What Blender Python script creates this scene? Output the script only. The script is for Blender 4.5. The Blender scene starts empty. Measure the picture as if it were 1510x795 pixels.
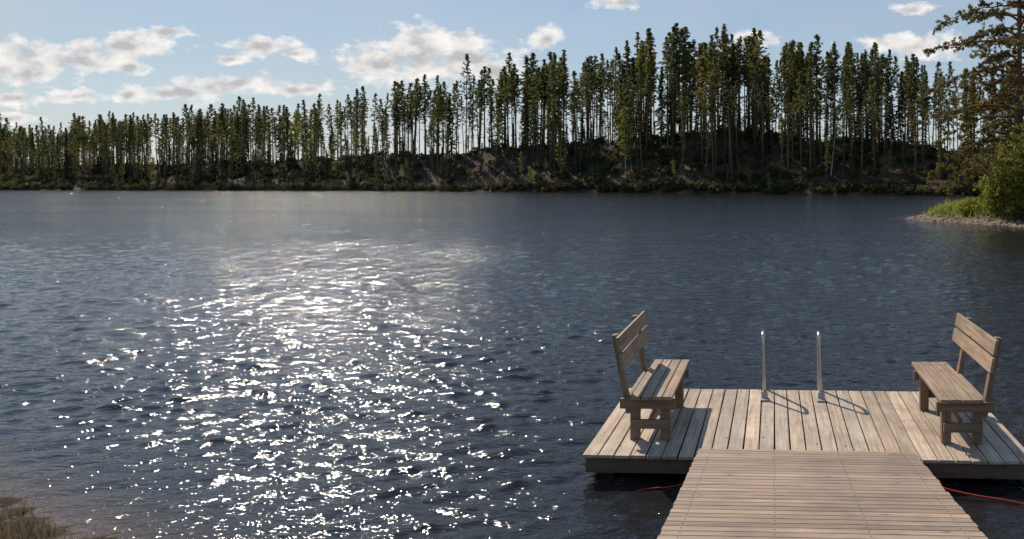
import bpy, bmesh, math, random
import numpy as np
from mathutils import Vector, Matrix
rnd = random.Random(7); rng = np.random.default_rng(7)
scene = bpy.context.scene
F=1150.0; PX=1090.0; PY=268.0; H=2.85
def link(o,parent=None):
    scene.collection.objects.link(o)
    if parent is not None: o.parent=parent
    return o
def empty(name,loc=(0,0,0),rot=(0,0,0)):
    e=bpy.data.objects.new(name,None); e.location=loc; e.rotation_euler=rot; e.empty_display_size=.3
    return link(e)
def mesh_obj(name,verts,faces,mat=None,parent=None,smooth=False):
    m=bpy.data.meshes.new(name); m.from_pydata(verts,[],faces); m.update()
    o=bpy.data.objects.new(name,m)
    if mat:
        for x in (mat if isinstance(mat,(list,tuple)) else [mat]): m.materials.append(x)
    if smooth: m.polygons.foreach_set('use_smooth',[True]*len(m.polygons))
    return link(o,parent)

# ---------------- material helpers
class NT:
    def __init__(s,name):
        s.m=bpy.data.materials.new(name); s.m.use_nodes=True; s.t=s.m.node_tree; s.t.nodes.clear()
        s.out=s.n('ShaderNodeOutputMaterial')
    def n(s,typ,**k):
        x=s.t.nodes.new(typ)
        for a,b in k.items(): setattr(x,a,b)
        return x
    def l(s,a,b): s.t.links.new(a,b)
    def val(s,node,key,v):
        if hasattr(v,'links'): s.l(v,node.inputs[key])
        else: node.inputs[key].default_value=v
    def math(s,op,a,b=0.0,clamp=False):
        x=s.n('ShaderNodeMath',operation=op); x.use_clamp=clamp; s.val(x,0,a); s.val(x,1,b); return x.outputs[0]
    def noise(s,vec,scale,detail=4,rough=.55,dist=0.0):
        x=s.n('ShaderNodeTexNoise'); s.l(vec,x.inputs['Vector']); x.inputs['Scale'].default_value=scale
        x.inputs['Detail'].default_value=detail; x.inputs['Roughness'].default_value=rough; x.inputs['Distortion'].default_value=dist
        return x.outputs['Fac']
    def mapping(s,vec,scale=(1,1,1),loc=(0,0,0)):
        x=s.n('ShaderNodeMapping'); s.l(vec,x.inputs['Vector']); x.inputs['Scale'].default_value=scale; x.inputs['Location'].default_value=loc
        return x.outputs[0]
    def ramp(s,fac,stops):
        x=s.n('ShaderNodeValToRGB'); s.l(fac,x.inputs[0]); e=x.color_ramp.elements
        while len(e)<len(stops): e.new(.5)
        for i,(p,c) in enumerate(stops):
            e[i].position=p; e[i].color=(c[0],c[1],c[2],1) if hasattr(c,'__len__') else (c,c,c,1)
        return x.outputs[0]
    def mix(s,f,a,b,bt='MIX'):
        x=s.n('ShaderNodeMix',data_type='RGBA',blend_type=bt); s.val(x,0,f)
        for i,v in ((6,a),(7,b)):
            if hasattr(v,'links'): s.l(v,x.inputs[i])
            else: x.inputs[i].default_value=(v[0],v[1],v[2],1)
        return x.outputs[2]
    def bump(s,h,dist,strength=1.0):
        x=s.n('ShaderNodeBump'); s.l(h,x.inputs['Height']); x.inputs['Distance'].default_value=dist; x.inputs['Strength'].default_value=strength
        return x.outputs[0]
    def bsdf(s,col,rough=.8,normal=None,metal=0.0,spec=.3):
        b=s.n('ShaderNodeBsdfPrincipled')
        if hasattr(col,'links'): s.l(col,b.inputs['Base Color'])
        else: b.inputs['Base Color'].default_value=(*col,1)
        s.val(b,'Roughness',rough); b.inputs['Metallic'].default_value=metal; b.inputs['Specular IOR Level'].default_value=spec
        if normal: s.l(normal,b.inputs['Normal'])
        return b
    def finish(s,sh): s.l(sh,s.out.inputs[0]); return s.m

def wood(name,c_dark,c_light,axis,wet=0.0,amp=1.0):
    t=NT(name); tc=t.n('ShaderNodeTexCoord').outputs['Object']; g=t.n('ShaderNodeNewGeometry').outputs['Random Per Island']
    off=t.n('ShaderNodeCombineXYZ'); k=t.math('MULTIPLY',g,37.0); t.l(k,off.inputs[0]); t.l(k,off.inputs[1]); t.l(t.math('MULTIPLY',g,11.0),off.inputs[2])
    a=t.n('ShaderNodeVectorMath',operation='ADD'); t.l(tc,a.inputs[0]); t.l(off.outputs[0],a.inputs[1]); v=a.outputs[0]
    sc=[34,34,34]; sc[axis]=1.5
    grain=t.noise(t.mapping(v,tuple(sc)),1.0,5,.65,.7)
    sc2=[9,9,9]; sc2[axis]=1.0
    blot=t.noise(t.mapping(v,tuple(sc2)),1.0,4,.6)
    col=t.ramp(grain,[(.3,c_dark),(.5,[(p+q*1.3)/2.3 for p,q in zip(c_dark,c_light)]),(.7,c_light)])
    col=t.mix(t.ramp(blot,[(.4,0.0),(.72,.7)]),col,[c_light[0]*.56,c_light[1]*.60,c_light[2]*.64])
    tone=t.ramp(g,[(0,(.64,.61,.57)),(.3,(1.0,.93,.84)),(.6,(.80,.80,.79)),(1,(1.15,1.08,.98))])
    col=t.mix(1.0*amp,col,tone,'MULTIPLY')
    sk=[7,7,7]; sk[axis]=3.0
    vo=t.n('ShaderNodeTexVoronoi'); t.l(t.mapping(v,tuple(sk)),vo.inputs['Vector']); vo.inputs['Scale'].default_value=1.0
    kn=t.ramp(vo.outputs['Distance'],[(.05,1.0),(.13,0.0)])
    col=t.mix(t.math('MULTIPLY',kn,.75),col,[c*.3 for c in c_dark])
    dirt=t.noise(tc,1.7,5,.65)
    col=t.mix(t.ramp(dirt,[(.43,0.0),(.68,.45)]),col,(.12,.09,.065))
    return t.finish(t.bsdf(col,.68,t.bump(grain,.004,.8),spec=.35).outputs[0])
W_DECK=wood('weathered_deck_wood',(.27,.185,.13),(.70,.57,.44),1)
W_GANG=wood('weathered_gangway_wood',(.20,.13,.095),(.50,.375,.285),0)
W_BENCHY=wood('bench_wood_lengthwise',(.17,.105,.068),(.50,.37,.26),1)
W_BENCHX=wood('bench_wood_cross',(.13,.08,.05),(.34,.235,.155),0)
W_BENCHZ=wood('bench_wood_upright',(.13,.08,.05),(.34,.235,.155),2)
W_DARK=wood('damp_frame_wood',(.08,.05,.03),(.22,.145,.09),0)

def simple(name,col,rough=.6,metal=0,var=.25,scale=8,spec=.4):
    t=NT(name); tc=t.n('ShaderNodeTexCoord').outputs['Object']; n=t.noise(tc,scale,4)
    c=t.mix(n,[x*(1-var) for x in col],[min(1,x*(1+var)) for x in col])
    return t.finish(t.bsdf(c,rough,None,metal,spec).outputs[0])
M_ALU=simple('brushed_aluminium',(.50,.49,.48),.30,1.0,.12,30)
M_FLOAT=simple('dark_float_plastic',(.014,.012,.011),.75)
M_RUBBER=simple('ladder_foot_plastic',(.36,.32,.28),.5)
M_SCREW=simple('screw_steel',(.05,.045,.04),.6)
M_ROPE=simple('red_rope_fibre',(.42,.03,.02),.8,0,.3,60)

def foliage(name,dark,light,trans=.35,objvar=True):
    t=NT(name); tc=t.n('ShaderNodeTexCoord').outputs['Object']; isl=t.n('ShaderNodeNewGeometry').outputs['Random Per Island']
    n=t.noise(tc,.55,2); f=t.math('ADD',t.math('MULTIPLY',n,.7),t.math('MULTIPLY',isl,.35))
    c=t.ramp(f,[(.3,dark),(.75,light)])
    if objvar:
        r=t.n('ShaderNodeObjectInfo').outputs['Random']
        tone=t.ramp(r,[(0,(.7,.82,.8)),(.4,(1,1,1)),(.8,(1.3,1.18,.85)),(1,(1.7,1.3,.8))])
        c=t.mix(1.0,c,tone,'MULTIPLY')
    b=t.bsdf(c,.6,spec=.25); tr=t.n('ShaderNodeBsdfTranslucent'); t.l(c,tr.inputs[0])
    m=t.n('ShaderNodeMixShader'); m.inputs[0].default_value=trans; t.l(b.outputs[0],m.inputs[1]); t.l(tr.outputs[0],m.inputs[2])
    return t.finish(m.outputs[0])
M_PINE=foliage('pine_needles',(.07,.085,.032),(.20,.205,.075),.55)
M_SPRUCE=foliage('spruce_needles',(.045,.062,.027),(.10,.12,.05),.45)
M_BIRCH=foliage('birch_leaves',(.10,.14,.025),(.20,.25,.05),.55)
M_BUSH=foliage('undergrowth_leaves',(.034,.038,.016),(.10,.095,.036),.45)
M_NEARPINE=foliage('near_pine_needles',(.075,.07,.022),(.24,.19,.055),.5,False)
M_NEARBUSH=foliage('willow_leaves',(.17,.18,.028),(.38,.37,.07),.55,False)
M_GRASS=foliage('grass_blades',(.17,.21,.03),(.36,.38,.08),.5,False)
M_DRYGRASS=foliage('dry_grass_blades',(.09,.07,.03),(.26,.19,.09),.4,False)
def bark(name,lo,hi):
    t=NT(name); tc=t.n('ShaderNodeTexCoord').outputs['Object']
    n=t.noise(t.mapping(tc,(6,6,1.5)),1.5,4,.7)
    z=t.n('ShaderNodeSeparateXYZ'); t.l(tc,z.inputs[0]); zf=t.ramp(t.math('DIVIDE',z.outputs[2],20.0),[(.15,0.0),(.6,1.0)])
    c=t.mix(zf,lo,hi); c=t.mix(1.0,c,t.ramp(n,[(.3,.45),(.7,1.25)]),'MULTIPLY')
    return t.finish(t.bsdf(c,.9,t.bump(n,.03)).outputs[0])
M_BARK=bark('pine_bark',(.10,.067,.05),(.28,.145,.078))
M_BARKN=bark('near_pine_bark',(.10,.07,.05),(.30,.15,.08))
M_BIRCHBARK=bark('birch_bark',(.35,.33,.3),(.5,.48,.45))

# ---------------- geometry helpers
class Geo:
    def __init__(s): s.v=[]; s.f=[]; s.mi=[]
    def box(s,c,size,R=None,mi=0):
        b=len(s.v); hx,hy,hz=[k/2 for k in size]
        for x,y,z in ((-1,-1,-1),(1,-1,-1),(1,1,-1),(-1,1,-1),(-1,-1,1),(1,-1,1),(1,1,1),(-1,1,1)):
            p=Vector((x*hx,y*hy,z*hz)); 
            if R is not None: p=R@p
            s.v.append((c[0]+p.x,c[1]+p.y,c[2]+p.z))
        for q in ((0,3,2,1),(4,5,6,7),(0,1,5,4),(1,2,6,5),(2,3,7,6),(3,0,4,7)):
            s.f.append(tuple(b+i for i in q)); s.mi.append(mi)
    def tube(s,pts,rads,n=6,mi=0,cap=True):
        b=len(s.v); pts=[Vector(p) for p in pts]
        for i,p in enumerate(pts):
            d=(pts[min(i+1,len(pts)-1)]-pts[max(i-1,0)])
            if d.length<1e-6: d=Vector((0,0,1))
            d.normalize(); a=Vector((1,0,0))-d*d.x
            if abs(d.x)>.9: a=Vector((0,1,0))-d*d.y
            a.normalize(); c=d.cross(a)
            for k in range(n):
                w=2*math.pi*k/n; q=p+(a*math.cos(w)+c*math.sin(w))*rads[i]; s.v.append(tuple(q))
        for i in range(len(pts)-1):
            for k in range(n):
                k2=(k+1)%n; s.f.append((b+i*n+k,b+i*n+k2,b+(i+1)*n+k2,b+(i+1)*n+k)); s.mi.append(mi)
        if cap:
            s.f.append(tuple(b+k for k in range(n))[::-1]); s.mi.append(mi)
            e=b+(len(pts)-1)*n; s.f.append(tuple(e+k for k in range(n))); s.mi.append(mi)
    def leaves(s,centers,rad,size,n,mi=1,aspect=1.0,flat=1.0,droop=None):
        C=np.repeat(np.asarray(centers,float).reshape(-1,3),n,axis=0); m=len(C)
        if m==0: return
        off=rng.normal(size=(m,3)); off/=np.linalg.norm(off,axis=1)[:,None]; off*=(rng.random((m,1))**.5)*rad; off[:,2]*=flat
        P=C+off; a=rng.normal(size=(m,3)); a/=np.linalg.norm(a,axis=1)[:,None]
        b=rng.normal(size=(m,3)); b=np.cross(a,b); b/=np.linalg.norm(b,axis=1)[:,None]
        sz=size*(.6+.8*rng.random((m,1))); A=a*sz*.5*aspect; B=b*sz*.5
        base=len(s.v)
        V=np.stack([P-A,P-B,P+A,P+B],axis=1).reshape(-1,3)
        s.v.extend(map(tuple,V.tolist()))
        s.f.extend([(base+4*i,base+4*i+1,base+4*i+2,base+4*i+3) for i in range(m)]); s.mi.extend([mi]*m)
    def mesh(s,name,mats):
        m=bpy.data.meshes.new(name); m.from_pydata(s.v,[],s.f)
        for x in mats: m.materials.append(x)
        m.polygons.foreach_set('material_index',s.mi); m.update(); return m
    def obj(s,name,mats,parent=None,bevel=0,fixn=True,smooth=False):
        m=s.mesh(name,mats)
        if fixn:
            bm=bmesh.new(); bm.from_mesh(m); bmesh.ops.recalc_face_normals(bm,faces=bm.faces); bm.to_mesh(m); bm.free()
        if smooth: m.polygons.foreach_set('use_smooth',[True]*len(m.polygons))
        o=bpy.data.objects.new(name,m); link(o,parent)
        if bevel:
            b=o.modifiers.new('bevel','BEVEL'); b.width=bevel; b.segments=2; b.limit_method='ANGLE'
        return o

# ---------------- camera
cam=bpy.data.cameras.new('camera'); co=link(bpy.data.objects.new('camera',cam))
co.location=(0,0,H); co.rotation_euler=(math.radians(90),0,0)
cam.sensor_fit='HORIZONTAL'; cam.sensor_width=36; cam.lens=36*F/1510
cam.shift_x=-(PX-755)/1510; cam.shift_y=-(397.5-PY)/1510
cam.clip_end=8000; cam.clip_start=.05; scene.camera=co

# ---------------- sun
AZ=-35; EL=43
s=Vector((math.sin(math.radians(AZ))*math.cos(math.radians(EL)),math.cos(math.radians(AZ))*math.cos(math.radians(EL)),math.sin(math.radians(EL))))
sl=bpy.data.lights.new('sun','SUN'); sl.energy=5.0; sl.angle=math.radians(.5); sl.color=(1,.90,.78)
so=link(bpy.data.objects.new('sun',sl)); so.rotation_euler=s.to_track_quat('Z','Y').to_euler(); so.location=(-30,50,60)

# ---------------- sky
w=bpy.data.worlds.new('World'); scene.world=w; w.use_nodes=True
t=NT.__new__(NT); t.t=w.node_tree; t.t.nodes.clear(); t.m=w
out=t.n('ShaderNodeOutputWorld'); bg=t.n('ShaderNodeBackground'); bg.inputs[1].default_value=.095
t.l(bg.outputs[0],out.inputs[0])
sky=t.n('ShaderNodeTexSky',sky_type='NISHITA'); sky.sun_disc=False; sky.sun_elevation=math.radians(EL); sky.sun_rotation=math.radians(AZ%360)
sky.air_density=1.0; sky.dust_density=.3; sky.ozone_density=2.0
tc=t.n('ShaderNodeTexCoord').outputs['Generated']; sep=t.n('ShaderNodeSeparateXYZ'); t.l(tc,sep.inputs[0])
yy=t.math('MAXIMUM',sep.outputs[1],.02); u=t.math('DIVIDE',sep.outputs[0],yy); v=t.math('DIVIDE',sep.outputs[2],yy)
cb=t.n('ShaderNodeCombineXYZ'); t.l(u,cb.inputs[0]); t.l(v,cb.inputs[1]); uv=cb.outputs[0]
def nz(scale,detail,loc,rough=.6):
    x=t.n('ShaderNodeTexNoise'); t.l(t.mapping(uv,(1,1.7,1),loc),x.inputs['Vector']); x.inputs['Scale'].default_value=scale; x.inputs['Detail'].default_value=detail; x.inputs['Roughness'].default_value=rough; return x.outputs['Fac']
n1=nz(24,7,(0,0,3),.62)
blobs=[(50,92,84,28),(130,86,62,19),(190,68,60,17),(245,47,32,9),(385,70,42,11),(435,79,24,6),(345,88,22,7),(190,101,27,10),(192,139,20,12),(22,146,38,10),(110,142,40,9),(340,124,72,15),(270,138,50,12),
 (560,95,58,28),(620,78,62,34),(680,86,62,33),(735,103,40,20),(915,3,32,9),(1110,58,34,10),(1345,16,26,9),(1345,68,70,16),(805,55,18,18),(10,175,40,7),(440,132,40,10)]
acc=None
for (bx,by,a,b) in blobs:
    uc=(bx-PX)/F; vc=(PY-by)/F
    sub=t.n('ShaderNodeVectorMath',operation='SUBTRACT'); t.l(uv,sub.inputs[0]); sub.inputs[1].default_value=(uc,vc,0)
    mul=t.n('ShaderNodeVectorMath',operation='MULTIPLY'); t.l(sub.outputs[0],mul.inputs[0]); mul.inputs[1].default_value=(F/a/1.42,F/b/1.42,0)
    ln=t.n('ShaderNodeVectorMath',operation='LENGTH'); t.l(mul.outputs[0],ln.inputs[0]); d=ln.outputs['Value']
    if acc is None: acc=d
    else:
        x=t.n('ShaderNodeMath',operation='SMOOTH_MIN'); t.l(acc,x.inputs[0]); t.l(d,x.inputs[1]); x.inputs[2].default_value=.12; acc=x.outputs[0]
core=t.math('SUBTRACT',1.0,acc)
dens=t.math('ADD',core,t.math('MULTIPLY',t.math('SUBTRACT',n1,.5),3.2))
mask=t.ramp(dens,[(.06,0.0),(.35,.55),(.6,1.0)])
n2=nz(30,3,(0,.22,3.0),.5)
shade=t.math('ADD',t.math('MULTIPLY',core,.8),t.math('MULTIPLY',t.math('SUBTRACT',n2,.5),1.8))
ccol=t.ramp(shade,[(.05,(10.4,10.1,9.7)),(.45,(8.6,8.3,8.1)),(.8,(5.5,5.5,5.7))])
el=sep.outputs[2]
hazef=t.ramp(el,[(0.0,.72),(.2,.64),(.6,.6),(1,.3)])
hazec=t.ramp(el,[(0.0,(.62,.65,.67)),(.12,(.47,.56,.63)),(.28,(.34,.50,.69)),(.6,(.28,.47,.78))])
hz10=t.n('ShaderNodeVectorMath',operation='SCALE'); t.l(hazec,hz10.inputs[0]); hz10.inputs['Scale'].default_value=10.0
skyc=t.mix(hazef,sky.outputs[0],hz10.outputs[0])
n3=nz(2.2,4,(9,1,0)); veil=t.math('MULTIPLY',t.ramp(n3,[(.42,0.0),(.75,1.0)]),.4)
veil=t.math('MULTIPLY',veil,t.ramp(el,[(.2,1.0),(.4,0.0)]))
skyc=t.mix(veil,skyc,(6.5,6.5,6.6))
front=t.math('GREATER_THAN',sep.outputs[1],.03)
fin=t.mix(t.math('MULTIPLY',mask,front),skyc,ccol)
t.l(fin,bg.inputs[0])

# ---------------- terrain
def ground_mat(name,stops,scale=1.2,bumpd=.05,fine=14):
    t=NT(name); p=t.n('ShaderNodeNewGeometry').outputs['Position']
    a=t.noise(p,scale,5,.65); b=t.noise(p,fine,3,.6)
    f=t.math('ADD',t.math('MULTIPLY',a,.65),t.math('MULTIPLY',b,.35))
    c=t.ramp(f,stops)
    return t.finish(t.bsdf(c,.9,t.bump(f,bumpd),spec=.1).outputs[0])
M_HILL=ground_mat('forest_floor',[(.41,(.020,.020,.010)),(.51,(.048,.032,.019)),(.59,(.10,.054,.034)),(.69,(.18,.095,.063))],.16,.5,1.5)
M_PEB=ground_mat('pebble_shore',[(.35,(.08,.05,.035)),(.5,(.18,.12,.085)),(.65,(.30,.21,.16))],2.0,.06,9)
M_SOIL=ground_mat('bank_soil',[(.35,(.018,.013,.008)),(.5,(.045,.032,.02)),(.65,(.09,.065,.04))],1.5,.04,22)
M_BASE=ground_mat('lake_bed',[(.3,(.03,.02,.012)),(.7,(.06,.05,.03))],.01,.1,.3)
g=Geo(); g.v=[(-4000,-4000,-1.6),(4000,-4000,-1.6),(4000,4000,-1.6),(-4000,4000,-1.6)]; g.f=[(0,1,2,3)]; g.mi=[0]
g.obj('ground',[M_BASE],fixn=False)

def vnoise(x,y,sc,seed):
    r=np.random.default_rng(seed); tot=np.zeros(np.shape(x),float)
    for k in range(7):
        a=r.random()*6.28; f=sc*(.6+1.8*r.random()); tot+=np.sin((x*np.cos(a)+y*np.sin(a))*f+r.random()*6.28)
    return tot/7**.5
SX=[-700,-400,-251,-122,-34,44,75,200]; SY=[430,318,265,238,203,157,141,95]
def Ys(X): return np.interp(X,SX,SY)+1.3*np.sin(X*.11)+.8*np.sin(X*.29+1)
def hc(X): return np.interp(X,[-400,-260,-180,-110,-60,-20,10,35,60,120],[6,7,9,11.5,14,15.5,15,11.5,9,8])
def hill_h(X,vd):
    prof=np.interp(vd,[-6,0,1.2,4,14,28,42,62,90,200],[-.12,0,.045,.09,.42,1,1,.55,.12,.1])
    return prof*hc(X)+np.clip(vd/10,0,1)*vnoise(X,vd,.16,3)*.7+np.clip(vd/3,0,1)*vnoise(X,vd,.7,4)*.15-(vd<0)*.4
xs=np.arange(-620,190,1.6); vs=np.concatenate([np.arange(-6,48,1.0),np.arange(48,200,6)])
Xg,Vg=np.meshgrid(xs,vs); Zg=hill_h(Xg,Vg); Yg=Ys(Xg)+Vg
def grid_mesh(name,X,Y,Z,mat,smooth=True,attr=None):
    r,c=X.shape; V=np.stack([X,Y,Z],-1).reshape(-1,3)
    i=np.arange(r*c).reshape(r,c); Q=np.stack([i[:-1,:-1],i[:-1,1:],i[1:,1:],i[1:,:-1]],-1).reshape(-1,4)
    m=bpy.data.meshes.new(name); m.vertices.add(len(V)); m.vertices.foreach_set('co',V.ravel().astype(np.float32))
    m.loops.add(Q.size); m.loops.foreach_set('vertex_index',Q.ravel().astype(np.int32))
    m.polygons.add(len(Q)); m.polygons.foreach_set('loop_start',np.arange(0,Q.size,4,dtype=np.int32)); 
    m.polygons.foreach_set('use_smooth',np.full(len(Q),smooth)); m.materials.append(mat); m.update(calc_edges=True); m.validate()
    if attr is not None:
        at=m.attributes.new('shallow','FLOAT','POINT'); at.data.foreach_set('value',attr.ravel().astype(np.float32))
    return link(bpy.data.objects.new(name,m))
grid_mesh('forested_hill',Xg,Yg,Zg,M_HILL)

def poly_sd(X,Y,poly):
    d=np.full(X.shape,1e9); ins=np.zeros(X.shape,bool); n=len(poly)
    for i in range(n):
        x1,y1=poly[i]; x2,y2=poly[(i+1)%n]; dx,dy=x2-x1,y2-y1
        tt=np.clip(((X-x1)*dx+(Y-y1)*dy)/(dx*dx+dy*dy),0,1)
        d=np.minimum(d,np.hypot(X-x1-tt*dx,Y-y1-tt*dy))
        c=((y1>Y)!=(y2>Y)); 
        with np.errstate(divide='ignore',invalid='ignore'): xi=(x2-x1)*(Y-y1)/(y2-y1 if y2!=y1 else 1e-9)+x1
        ins^=c&(X<xi)
    return np.where(ins,d,-d)
def A1(x): return np.array([float(x)])
PEN=[(12.6,59.5),(15.0,54),(18.2,49),(30,41),(60,32),(160,10),(160,150),(60,150),(40,120),(27,95),(21,76),(15.5,66)]
def pen_h(X,Y):
    d=poly_sd(X,Y,PEN)+.35*vnoise(X,Y,1.2,8)
    return np.interp(d,[-5,0,1.3,3.0,9,30],[-1.3,0,.22,.8,1.4,2.5])+np.clip(d/3,0,1)*.1*vnoise(X,Y,2,9)+.02*vnoise(X,Y,9,10)
x=np.concatenate([np.arange(9,34,.3),np.arange(34,150,3)]); y=np.concatenate([np.arange(28,100,.4),np.arange(100,170,3)])
X,Y=np.meshgrid(x,y); grid_mesh('pebble_shore',X,Y,pen_h(X,Y),M_PEB)
BANK=[(-40,14),(-14,9.6),(-8.3,7.8),(-6.7,7.0),(-5.9,6.6),(-5.2,6.25),(-4.7,5.9),(-3,5.0),(0,4.5),(4,4.4),(9,5.2),(20,9),(40,16),(60,-40),(-60,-40)]
def bank_h(X,Y):
    d=poly_sd(X,Y,BANK)+.08*vnoise(X,Y,3,18)
    return np.interp(d,[-4,-1.2,0,.6,2,4.5,30],[-1.2,-.3,0,.07,.35,1.2,2.0])+.02*vnoise(X,Y,7,19)+.010*vnoise(X,Y,22,20)
x=np.concatenate([np.arange(-50,-9,1.0),np.arange(-9,6,.05),np.arange(6,50,1.)]); y=np.concatenate([np.arange(-38,-1,1.),np.arange(-1,9,.05),np.arange(9,18,.5)])
X,Y=np.meshgrid(x,y); grid_mesh('shore_bank',X,Y,bank_h(X,Y),M_SOIL)

# ---------------- water
NR,NC=1200,880
Yr=2.5*(460/2.5)**(np.arange(NR)/(NR-1)); tt=np.linspace(-1.6,.9,NC)
Yg=np.repeat(Yr[:,None],NC,1); Xg=tt[None,:]*(Yg+4); Zg=np.zeros_like(Xg)
sp=Yg*.0045
rw=np.random.default_rng(5)
gust=1+.30*vnoise(Xg,Yg,.05,31)+.2*vnoise(Xg,Yg,.35,32)
for k in range(64):
    L=.13*(.80/.13)**rw.random(); th=math.radians(-82+rw.normal()*34); kx,ky=math.cos(th)*2*math.pi/L,math.sin(th)*2*math.pi/L
    slope=.0265*(1.0 if L<.5 else .85)
    fade=np.clip((L-2.4*sp)/(2*sp),0,1)
    ph=kx*Xg+ky*Yg+rw.random()*6.28+.9*vnoise(Xg,Yg,.9,100+k)
    Zg+=fade*slope*L/6.283*np.sin(ph)
sdB=-poly_sd(Xg,Yg,BANK); sdP=-poly_sd(Xg,Yg,PEN)
calm=np.clip(sdB/2.0,.15,1)
Zg*=np.clip(gust,.5,1.6)*calm
Zg+=.3*np.abs(Zg)*np.sign(Zg).clip(0,1)
shal=np.clip(np.maximum(1-sdB/.9,1-sdP/2.5),0,1)**1.7
tW=NT('lake_water'); p=tW.n('ShaderNodeNewGeometry').outputs['Position']
rot=tW.n('ShaderNodeMapping'); tW.l(p,rot.inputs[0]); rot.inputs['Rotation'].default_value=(0,0,math.radians(-8)); rot.inputs['Scale'].default_value=(.6,1.2,0)
rp=rot.outputs[0]
h1=tW.noise(rp,2.4,2,.6,.2); h2=tW.noise(rp,9.5,3,.6,.3)
gn=tW.ramp(tW.noise(tW.mapping(p,(.5,1.8,1)),.03,3),[(.35,.62),(.65,1.2)])
cd=tW.n('ShaderNodeVectorMath',operation='LENGTH'); tW.l(p,cd.inputs[0])
far=tW.ramp(tW.math('DIVIDE',cd.outputs['Value'],200.0),[(.03,.08),(.10,.4),(.4,1.0),(1,1.7)])
hh=tW.math('ADD',tW.math('MULTIPLY',tW.math('MULTIPLY',h1,.15),far),tW.math('MULTIPLY',h2,.033))
hh=tW.math('MULTIPLY',hh,gn)
at=tW.n('ShaderNodeAttribute',attribute_name='shallow')
wc=tW.mix(at.outputs['Fac'],(.015,.014,.013),(.10,.06,.037))
b=tW.bsdf(wc,.06,tW.bump(hh,1.0),spec=.5); b.inputs['IOR'].default_value=1.33
tW.finish(b.outputs[0])
grid_mesh('water',Xg,Yg,Zg,tW.m,True,shal)

# ---------------- distant forest
def pine_variant(i,Ht=24.0):
    g=Geo(); r=random.Random(100+i); bx,by=r.uniform(-.4,.4),r.uniform(-.4,.4)
    def P(f): return Vector((bx*math.sin(f*2.2),by*math.sin(f*1.7),f*Ht))
    fs=[0,.15,.35,.55,.75,.9,1]; g.tube([P(f)-(Vector((0,0,.6)) if f==0 else Vector())for f in fs],[.23,.2,.175,.145,.1,.055,.015],6,0)
    c0=r.uniform(.38,.64); W=r.uniform(1.6,2.5); cent=[];small=[]
    nb=r.randint(40,60)
    for k in range(nb):
        f=c0+(1-c0)*((k+r.random())/nb)**.9; q=(f-c0)/(1-c0)
        L=W*(min(1,.5+q*1.6) if q<.3 else (1-q)**.95*1.35+.05)*r.uniform(.4,1.25)
        a=r.random()*6.283; p=P(f); d=Vector((math.cos(a),math.sin(a),r.uniform(-.2,.3)+q*.35)); e=p+d*L
        g.tube([p,e],[.035,.012],3,0,False)
        for tt_ in ((.4,.7,1.0) if L>1 else (.5,1.0)):
            cc=p+d*L*tt_+Vector((r.gauss(0,.12),r.gauss(0,.12),r.gauss(.05,.12))); cent.append(cc)
    cent.append(P(1.0)); cent.append(P(.985)); cent.append(P(.96))
    g.leaves([tuple(c) for c in cent],.38,.24,13,1,1.3,.6)
    for k in range(r.randint(12,22)):
        f=r.uniform(.15,c0); a=r.random()*6.283; p=P(f); L=r.uniform(.4,1.4); g.tube([p,p+Vector((math.cos(a)*L,math.sin(a)*L,r.uniform(-.4,.1)))],[.03,.012],3,0,False)
        if r.random()<.35: small.append(tuple(p+Vector((math.cos(a)*L,math.sin(a)*L,0))))
    g.leaves(small,.4,.24,9,1,1.2,.6)
    return g.mesh('pine_mesh_%d'%i,[M_BARK,M_PINE])
def spruce_variant(i,Ht=20.0):
    g=Geo(); r=random.Random(300+i); g.tube([(0,0,-.5),(0,0,Ht*.5),(0,0,Ht)],[.2,.12,.01],6,0); cent=[]
    n=95
    for k in range(n):
        q=(k+r.random())/n; z=Ht*(.06+.94*q); L=(1-q)**.8*2.2*r.uniform(.6,1.1)+.08; a=r.random()*6.283
        for tt_ in (.35,.7,1.0): cent.append((math.cos(a)*L*tt_,math.sin(a)*L*tt_,z-L*.35*tt_))
    g.leaves(cent,.36,.32,8,1,1.3,.6); return g.mesh('spruce_mesh_%d'%i,[M_BARK,M_SPRUCE])
def birch_variant(i,Ht=14.0):
    g=Geo(); r=random.Random(500+i); g.tube([(0,0,-.5),(.2,0,Ht*.5),(.1,.1,Ht)],[.13,.08,.01],6,0); cent=[]
    for k in range(80):
        q=r.random(); z=Ht*(.25+.75*q); R=1.9*math.sin(math.pi*min(1,(.12+q*.86)))**.7*r.random()**.5; a=r.random()*6.283; cent.append((math.cos(a)*R,math.sin(a)*R,z))
    g.leaves(cent,.5,.26,18,1,1.0,.9); return g.mesh('birch_mesh_%d'%i,[M_BIRCHBARK,M_BIRCH])
def bush_variant(i,mat=M_BUSH):
    g=Geo(); r=random.Random(700+i); cent=[]
    for k in range(26):
        a=r.random()*6.283; R=1.1*r.random()**.5; cent.append((math.cos(a)*R,math.sin(a)*R,r.random()*1.6*(1-.45*R)+.1))
    for k in range(5):
        a=r.random()*6.283; g.tube([(0,0,-.2),(math.cos(a)*.6,math.sin(a)*.6,1.1)],[.03,.01],3,0,False)
    g.leaves(cent,.38,.22,18,1,1.0,.9); return g.mesh('bush_mesh_%d'%i,[M_BARK,mat])
pines=[pine_variant(i) for i in range(14)]; spr=[spruce_variant(i) for i in range(3)]; bir=[birch_variant(i) for i in range(3)]; bus=[bush_variant(i) for i in range(4)]
forest=empty('distant_pine_forest')
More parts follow.
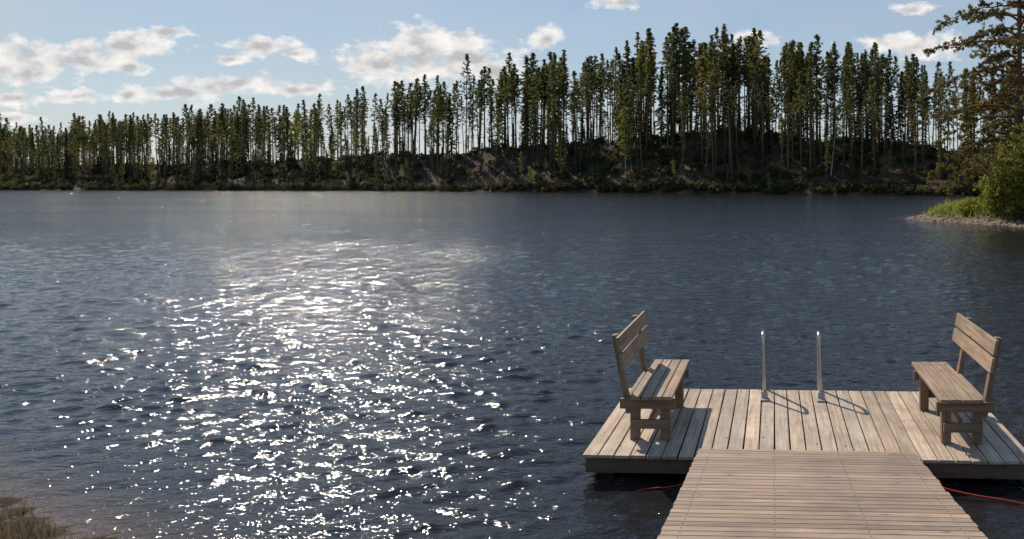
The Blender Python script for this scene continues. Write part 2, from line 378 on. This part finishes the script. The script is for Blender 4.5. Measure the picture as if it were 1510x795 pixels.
def inst(m,x,y,z,sc,parent,lean=.03,sxy=None):
    o=bpy.data.objects.new('tree',m); o.location=(x,y,z); s2=sxy or sc; o.scale=(s2,s2,sc)
    o.rotation_euler=(rnd.gauss(0,lean),rnd.gauss(0,lean),rnd.random()*6.283); link(o,parent)
TP=[(-150,19),(0,19.5),(200,20.5),(400,22.5),(560,24.5),(700,27.5),(800,30.5),(950,31),(1100,29.5),(1200,26.5),(1300,24.5),(1420,22.5)]
def px_of(X,Y): return PX+F*X/Y
def th(px): return np.interp(px,[a for a,_ in TP],[b for _,b in TP])
def hz(X,vd): return float(hill_h(A1(X),A1(vd))[0])
N=0
while N<1130:
    X=rnd.uniform(-330,110); q=rnd.random()
    vd=rnd.uniform(22,46) if q<.66 else (rnd.uniform(8,24) if q<.84 else rnd.uniform(44,70))
    Y=float(Ys(X))+vd; p=px_of(X,Y)
    if p<-180 or p>1640: continue
    if 400<p<760 and rnd.random()<.40: continue
    cl=float(vnoise(A1(X),A1(vd),.28,77)[0])
    if rnd.random()>.66+.3*cl: continue
    h=th(p)*(rnd.gauss(.92,.085) if rnd.random()<.80 else rnd.uniform(.45,.85))
    if vd<24: h*=rnd.uniform(.6,1.0)
    if rnd.random()<.06: inst(spr[rnd.randrange(3)],X,Y,hz(X,vd)-.3,h*.85/20,forest)
    elif rnd.random()<.06: inst(bir[rnd.randrange(3)],X,Y,hz(X,vd)-.3,h*.7/14,forest)
    else: inst(pines[rnd.randrange(14)],X,Y,hz(X,vd)-.3,h/24,forest,.028,h/24*rnd.uniform(.75,1.15))
    N+=1
for k in range(170):
    X=rnd.uniform(-520,60); vd=rnd.uniform(110,190); Y=float(Ys(X))+vd
    inst(pines[rnd.randrange(14)] if rnd.random()<.6 else spr[rnd.randrange(3)],X,Y,rnd.uniform(-2,2),rnd.uniform(.65,.9),forest)
under=empty('hillside_undergrowth')
for k in range(2300):
    X=rnd.uniform(-330,90); q=rnd.random(); vd=rnd.uniform(.3,3.5) if q<.3 else rnd.uniform(2,40); Y=float(Ys(X))+vd; p=px_of(X,Y)
    if p<-150 or p>1600: continue
    if vd>4 and 560<p<800 and rnd.random()<.55: continue
    sc=rnd.uniform(.5,1.5)
    inst(bus[rnd.randrange(4)],X,Y,hz(X,vd)-.1,sc,under,.1)
for k in range(300):
    X=rnd.uniform(-330,90); vd=rnd.uniform(2,30); Y=float(Ys(X))+vd
    m=rnd.random(); inst(spr[rnd.randrange(3)] if m<.45 else (bir[rnd.randrange(3)] if m<.72 else pines[rnd.randrange(14)]),X,Y,hz(X,vd)-.3,rnd.uniform(.18,.5),under)

# ---------------- near big pine on the right shore
def near_pine(name,X,Y,Ht,seed,nl,Lmax,zmin):
    r=random.Random(seed); g=Geo(); z0=float(pen_h(A1(X),A1(Y))[0])
    def P(f): return Vector((.35*math.sin(f*3),.2*math.sin(f*2.2+1),f*Ht))
    fs=[0,.05,.15,.3,.45,.6,.75,.88,1]; g.tube([P(f)-(Vector((0,0,.4)) if f==0 else Vector()) for f in fs],[.36,.29,.26,.23,.2,.165,.12,.07,.02],10,0)
    tips=[]
    for k in range(nl):
        f=zmin/Ht+(1-zmin/Ht)*((k+r.random())/nl); q=(f*Ht-zmin)/(Ht-zmin)
        L=Lmax*(1-q**2.2)*r.uniform(.6,1.05)+.5; a=k*2.39996+r.uniform(-.5,.5)
        d=Vector((math.cos(a),math.sin(a),0)); sd=Vector((-d.y,d.x,0)); up=r.uniform(.05,.3)+q*.3; dr=r.uniform(.35,.85)*(1-q*.7); wob=r.uniform(-.25,.25)
        pts=[]; n=9
        for i in range(n):
            s_=i/(n-1); pts.append(P(f)+d*L*s_+sd*wob*L*s_*s_+Vector((r.gauss(0,.06),r.gauss(0,.06),L*(up*s_-dr*s_*s_)+r.gauss(0,.08))))
        g.tube(pts,[.085*(1-i/(n-1))*(L/Lmax+.3)+.014 for i in range(n)],5,0,False)
        ns=int(L*3.9)
        for j in range(ns):
            s_=.2+.8*(j+r.random())/ns; ii=min(n-2,int(s_*(n-1))); fr=s_*(n-1)-ii; b=pts[ii].lerp(pts[ii+1],fr)
            side=sd*r.choice((-1,1))*r.uniform(.5,1)+d*r.uniform(.2,.8)+Vector((0,0,r.uniform(-.6,.35))); side.normalize(); sl_=r.uniform(.4,1.4)*(1.15-s_*.55)
            m_=b+side*sl_*.5+Vector((0,0,-.04)); e=b+side*sl_+Vector((0,0,r.uniform(-.3,.08)))
            g.tube([b,m_,e],[.018,.012,.006],3,0,False)
            for q_ in (.45,.7,.88,1.0):
                if r.random()<.85: tips.append(tuple(b.lerp(e,q_)+Vector((r.gauss(0,.08),r.gauss(0,.08),r.gauss(.02,.08)))))
        tips.append(tuple(pts[-1]))
    g.leaves(tips,.17,.085,13,1,2.6,.8)
    o=g.obj(name,[M_BARKN,M_NEARPINE],fixn=False); o.location=(X,Y,z0); return o
near_pine('pine_tree',20.2,57.0,22,11,84,7.2,3.4)
near_pine('pine_tree',25.5,62,22,12,50,5.5,4)
def leafy(name,X,Y,Ht,R,seed,mat,n=420,ls=.11):
    r=random.Random(seed); g=Geo(); z0=float(pen_h(A1(X),A1(Y))[0]); cl=[]
    for k in range(20):
        a=r.random()*6.283; R1=R*r.random()**.5*.95; h=Ht*(r.uniform(.4,1)*(1-.4*R1/R)); e=Vector((math.cos(a)*R1,math.sin(a)*R1,h))
        mid=e*.5+Vector((r.gauss(0,.15),r.gauss(0,.15),.1)); g.tube([(r.gauss(0,.08),r.gauss(0,.08),-.2),mid,e],[.04,.025,.007],4,0,False)
        for j in range(n//20):
            f=r.uniform(.18,1.0); b=(mid.lerp(e,(f-.5)*2) if f>.5 else Vector((0,0,0)).lerp(mid,f*2)); cl.append(tuple(b+Vector((r.gauss(0,R*.15),r.gauss(0,R*.15),r.gauss(0,Ht*.05)))))
    cl=[c for c in cl if c[2]>.1]
    g.leaves(cl,.26,ls,13,1,1.3,1); o=g.obj(name,[M_BARKN,mat],fixn=False); o.location=(X,Y,z0); return o
leafy('willow_bush',17.7,53.6,4.4,1.6,21,M_NEARBUSH,480)
leafy('willow_bush',18.7,52.2,7.6,1.9,22,M_NEARBUSH,700)
leafy('willow_bush',20.4,52.6,8.4,2.2,23,M_NEARBUSH,760)
leafy('willow_bush',24,58,6.5,2.4,24,M_NEARBUSH,500)
leafy('low_shrub',18.3,51.6,1.2,.9,25,M_NEARPINE,220,.09)
leafy('low_shrub',19.9,50.8,1.6,1.2,26,M_NEARBUSH,280,.09)
leafy('low_shrub',16.6,56.0,1.1,.9,27,M_NEARBUSH,200,.09)
def grass(name,pts,hmin,hmax,wd,mat,seed):
    r=random.Random(seed); v=[];f=[]
    for (x,y,z) in pts:
        h=r.uniform(hmin,hmax)*r.choice((.5,.7,1)); a=r.random()*6.283; dx,dy=math.cos(a)*wd,math.sin(a)*wd; lx,ly=r.gauss(0,.3)*h,r.gauss(0,.3)*h; b=len(v)
        v+=[(x-dx,y-dy,z-.03),(x+dx,y+dy,z-.03),(x+dx*.7+lx*.4,y+dy*.7+ly*.4,z+h*.6),(x-dx*.7+lx*.4,y-dy*.7+ly*.4,z+h*.6),(x+lx,y+ly,z+h)]
        f+=[(b,b+1,b+2,b+3),(b+3,b+2,b+4)]
    return mesh_obj(name,v,f,mat)
def scatter(n,x0,x1,y0,y1,poly,hf):
    xx=rng.uniform(x0,x1,n); yy=rng.uniform(y0,y1,n); return xx,yy,poly_sd(xx,yy,poly),hf(xx,yy)
xx,yy,dd,zz=scatter(30000,13.0,27,47,74,PEN,pen_h)
k=(dd>1.1)&(rng.random(len(dd))<np.clip((dd-1.0)/1.2,0,1))
grass('shore_grass',list(zip(xx[k],yy[k],zz[k])),.25,.75,.03,M_GRASS,3)
xx,yy,dd,zz=scatter(30000,-9,-4.2,4.0,8.2,BANK,bank_h)
k=(dd>.0)&(zz>.015)&(np.sin(xx*5)*np.cos(yy*4.3)+rng.normal(size=len(xx))*.55>.0)
grass('bank_grass',list(zip(xx[k],yy[k],zz[k])),.07,.30,.0035,M_DRYGRASS,4)
def pebbles(name,P,smin,smax,mat,seed):
    r=random.Random(seed); g=Geo()
    bm=bmesh.new(); bmesh.ops.create_icosphere(bm,subdivisions=1,radius=1); bv=[x.co.copy() for x in bm.verts]; bf=[[q.index for q in ff.verts] for ff in bm.faces]; bm.free()
    for (x,y,z) in P:
        sz=r.uniform(smin,smax); sx,sy,sz_=sz*r.uniform(.7,1.3),sz*r.uniform(.7,1.3),sz*r.uniform(.4,.7); a=r.random()*3; b=len(g.v)
        for q in bv:
            k=1+r.uniform(-.12,.12); g.v.append((x+(q.x*sx*math.cos(a)-q.y*sy*math.sin(a))*k,y+(q.x*sx*math.sin(a)+q.y*sy*math.cos(a))*k,z+q.z*sz_*k))
        for ff in bf: g.f.append(tuple(b+i for i in ff)); g.mi.append(0)
    return g.obj(name,[mat],fixn=False,smooth=True)
tt_=NT('shore_stone'); isl=tt_.n('ShaderNodeNewGeometry').outputs['Random Per Island']
M_STONE=tt_.finish(tt_.bsdf(tt_.ramp(isl,[(0,(.12,.085,.06)),(.5,(.26,.18,.14)),(1,(.40,.31,.25))]),.8).outputs[0])
xx,yy,dd,zz=scatter(5000,12,27,44,68,PEN,pen_h); k=(dd>-.3)&(dd<2.2)
pebbles('shore_stones',list(zip(xx[k],yy[k],zz[k])),.05,.15,M_STONE,5)
xx,yy,dd,zz=scatter(900,-9,-4,4.5,9,BANK,bank_h); k=(dd>-.3)&(dd<.3)
pebbles('bank_stones',list(zip(xx[k],yy[k],zz[k])),.006,.022,M_STONE,6)

# ---------------- dock
YAW=math.radians(-2.5); DZ=.25
dock=empty('floating_dock',(.64,7.33,DZ),(0,0,YAW))
g=Geo(); WD=4.28; n=28; pw=WD/n; D=2.40; scr=Geo()
for i in range(n):
    x0=-WD/2+pw*(i+.5); jy=rnd.uniform(-.006,.006)
    g.box((x0,D/2+jy,-.016+rnd.uniform(-.0015,.0015)),(pw-.014,D+rnd.uniform(-.008,.008),.032),Matrix.Rotation(rnd.gauss(0,.0014),3,'Z'))
    for yy_ in (.09,D/2,D-.09):
        for sx in (-.04,.04): scr.tube([(x0+sx,yy_+rnd.uniform(-.006,.006),-.004),(x0+sx,yy_,.0025)],[.0052,.0052],6)
g.obj('deck_planks',[W_DECK],dock,.004); scr.obj('deck_screws',[M_SCREW],dock)
g=Geo()
g.box((0,.045,-.105),(WD-.06,.045,.14)); g.box((0,D-.045,-.105),(WD-.06,.045,.14)); g.box((0,D/2,-.105),(WD-.2,.045,.14))
for sx in (-1,1): g.box((sx*(WD/2-.055),D/2,-.107),(.045,D-.16,.136))
g.obj('frame_beams',[W_DARK],dock,.004)
g=Geo()
for sx in (-1.5,-.5,.5,1.5): g.box((sx,D/2,-.30),(.8,D-.55,.24))
g.obj('floats',[M_FLOAT],dock,.03)
# gangway
gw=empty('wooden_gangway',(.63,7.345,DZ+.012),(0,0,YAW)); g=Geo(); scr=Geo(); th_=math.atan(.136); R=Matrix.Rotation(-th_,3,'X'); GL=6.6; gp=.098; nn=int(GL/gp)
for i in range(nn):
    l=gp*(i+.5); c=Vector((rnd.uniform(-.004,.004),-l*math.cos(th_)+.10,l*math.sin(th_)+.012)); g.box(c,(2.04+rnd.uniform(-.012,.012),gp-.010,.028),R@Matrix.Rotation(rnd.gauss(0,.0012),3,'Z'))
    for sx in (-.9,-.3,.3,.9):
        scr.tube([c+R@Vector((sx,0,.01)),c+R@Vector((sx,0,.0165))],[.005,.005],6)
g.obj('gangway_planks',[W_GANG],gw,.003); scr.obj('gangway_screws',[M_SCREW],gw)
g=Geo()
for sx in (-.95,0,.95): g.box((sx,-GL/2*math.cos(th_)+.0,GL/2*math.sin(th_)-.085),(.05,GL-.25,.13),R)
g.obj('gangway_beams',[W_DARK],gw,.003)

# ---------------- benches
def bench(name,sg,X,Y):
    e=empty(name,(X,Y,DZ+.001),(0,0,YAW)); L=1.62
    g=Geo(); 
    for i in range(4): g.box((-sg*(.052+i*.106),rnd.uniform(-.008,.008),.45),(.096,L,.038))
    g.obj('seat',[W_BENCHY],e,.005)
    lean=math.radians(10.5)*sg
    def bx(z): return -sg*(.425+(z-.35)*math.tan(abs(lean)))
    g=Geo(); Rb=Matrix.Rotation(-lean,3,'Y')
    for z in (.80,.975):
        c=Vector((bx(z)+sg*.0,0,z)); g.box(c,(.034,L,.15),Rb)
    g.obj('backrest',[W_BENCHY],e,.005)
    ys=(-.66,.46); k=1
    for y in ys:
        sy=-1 if y<0 else 1
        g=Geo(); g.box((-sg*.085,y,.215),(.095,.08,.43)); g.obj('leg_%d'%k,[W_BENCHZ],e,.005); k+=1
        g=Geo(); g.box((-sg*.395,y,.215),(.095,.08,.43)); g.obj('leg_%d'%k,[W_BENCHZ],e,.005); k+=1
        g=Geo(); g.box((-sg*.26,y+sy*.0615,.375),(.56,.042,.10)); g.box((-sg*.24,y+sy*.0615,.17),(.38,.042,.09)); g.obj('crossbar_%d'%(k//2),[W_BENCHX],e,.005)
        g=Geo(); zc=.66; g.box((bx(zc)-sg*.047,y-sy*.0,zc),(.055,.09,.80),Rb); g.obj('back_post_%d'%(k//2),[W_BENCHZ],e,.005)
    g=Geo(); g.box((-sg*.24,-.10,.175),(.045,1.03,.09)); g.obj('stretcher',[W_BENCHY],e,.005)
    g=Geo(); g.box((-sg*.47,-.10,.395),(.04,1.02,.07)); g.obj('rear_rail',[W_BENCHY],e,.005)
    return e
bench('wooden_bench',1,-.625,8.53)
bench('wooden_bench',-1,2.0,8.43)

# ---------------- ladder
lad=empty('swim_ladder',(.64,9.35,DZ),(0,0,YAW))
for k,x in enumerate((-.335,.335)):
    g=Geo(); pts=[(x,-.06,0),(x,-.03,.25),(x,.0,.62),(x,.012,.72)]
    for j in range(9):
        a=math.pi*j/8; pts.append((x,.14-math.cos(a)*.125,.73+math.sin(a)*.06-.05*j/8))
    pts+=[(x,.43,.0),(x,.45,-.4),(x,.45,-.9)]
    pts=[(p[0]-.02*p[2]/.8,p[1],p[2]) for p in pts]
    g.tube(pts,[.022]*len(pts),12); g.obj('rail_%d'%(k+1),[M_ALU],lad,smooth=True)
    g=Geo(); g.box((x,-.07,.012),(.10,.17,.022)); g.tube([(x,-.06,.02),(x,-.055,.10)],[.042,.034],12); g.obj('foot_%d'%(k+1),[M_RUBBER],lad,.004)
g=Geo()
for z in (-.2,-.48,-.76): g.box((0,.45,z),(.64,.07,.03))
g.obj('steps',[M_ALU],lad,.004)

# ---------------- ropes
def rope(name,pts,r=.009):
    c=bpy.data.curves.new(name,'CURVE'); c.dimensions='3D'; c.bevel_depth=r; c.bevel_resolution=2
    sp=c.splines.new('NURBS'); sp.points.add(len(pts)-1); sp.use_endpoint_u=True; sp.order_u=3
    for p,q in zip(sp.points,pts): p.co=(*q,1)
    c.materials.append(M_ROPE); return link(bpy.data.objects.new(name,c))
rope('red_mooring_rope',[(1.66,7.25,.12),(1.80,7.12,.07),(1.95,7.05,.05),(2.2,6.95,.035),(2.45,6.9,.02),(2.75,6.85,-.06)])
rope('red_mooring_rope',[(-.37,7.3,.2),(-.45,7.22,.08),(-.6,7.2,.03),(-.85,7.2,.02),(-1.1,7.25,-.05)],.006)

scene.view_settings.view_transform='Standard'; scene.view_settings.look='None'; scene.view_settings.exposure=0
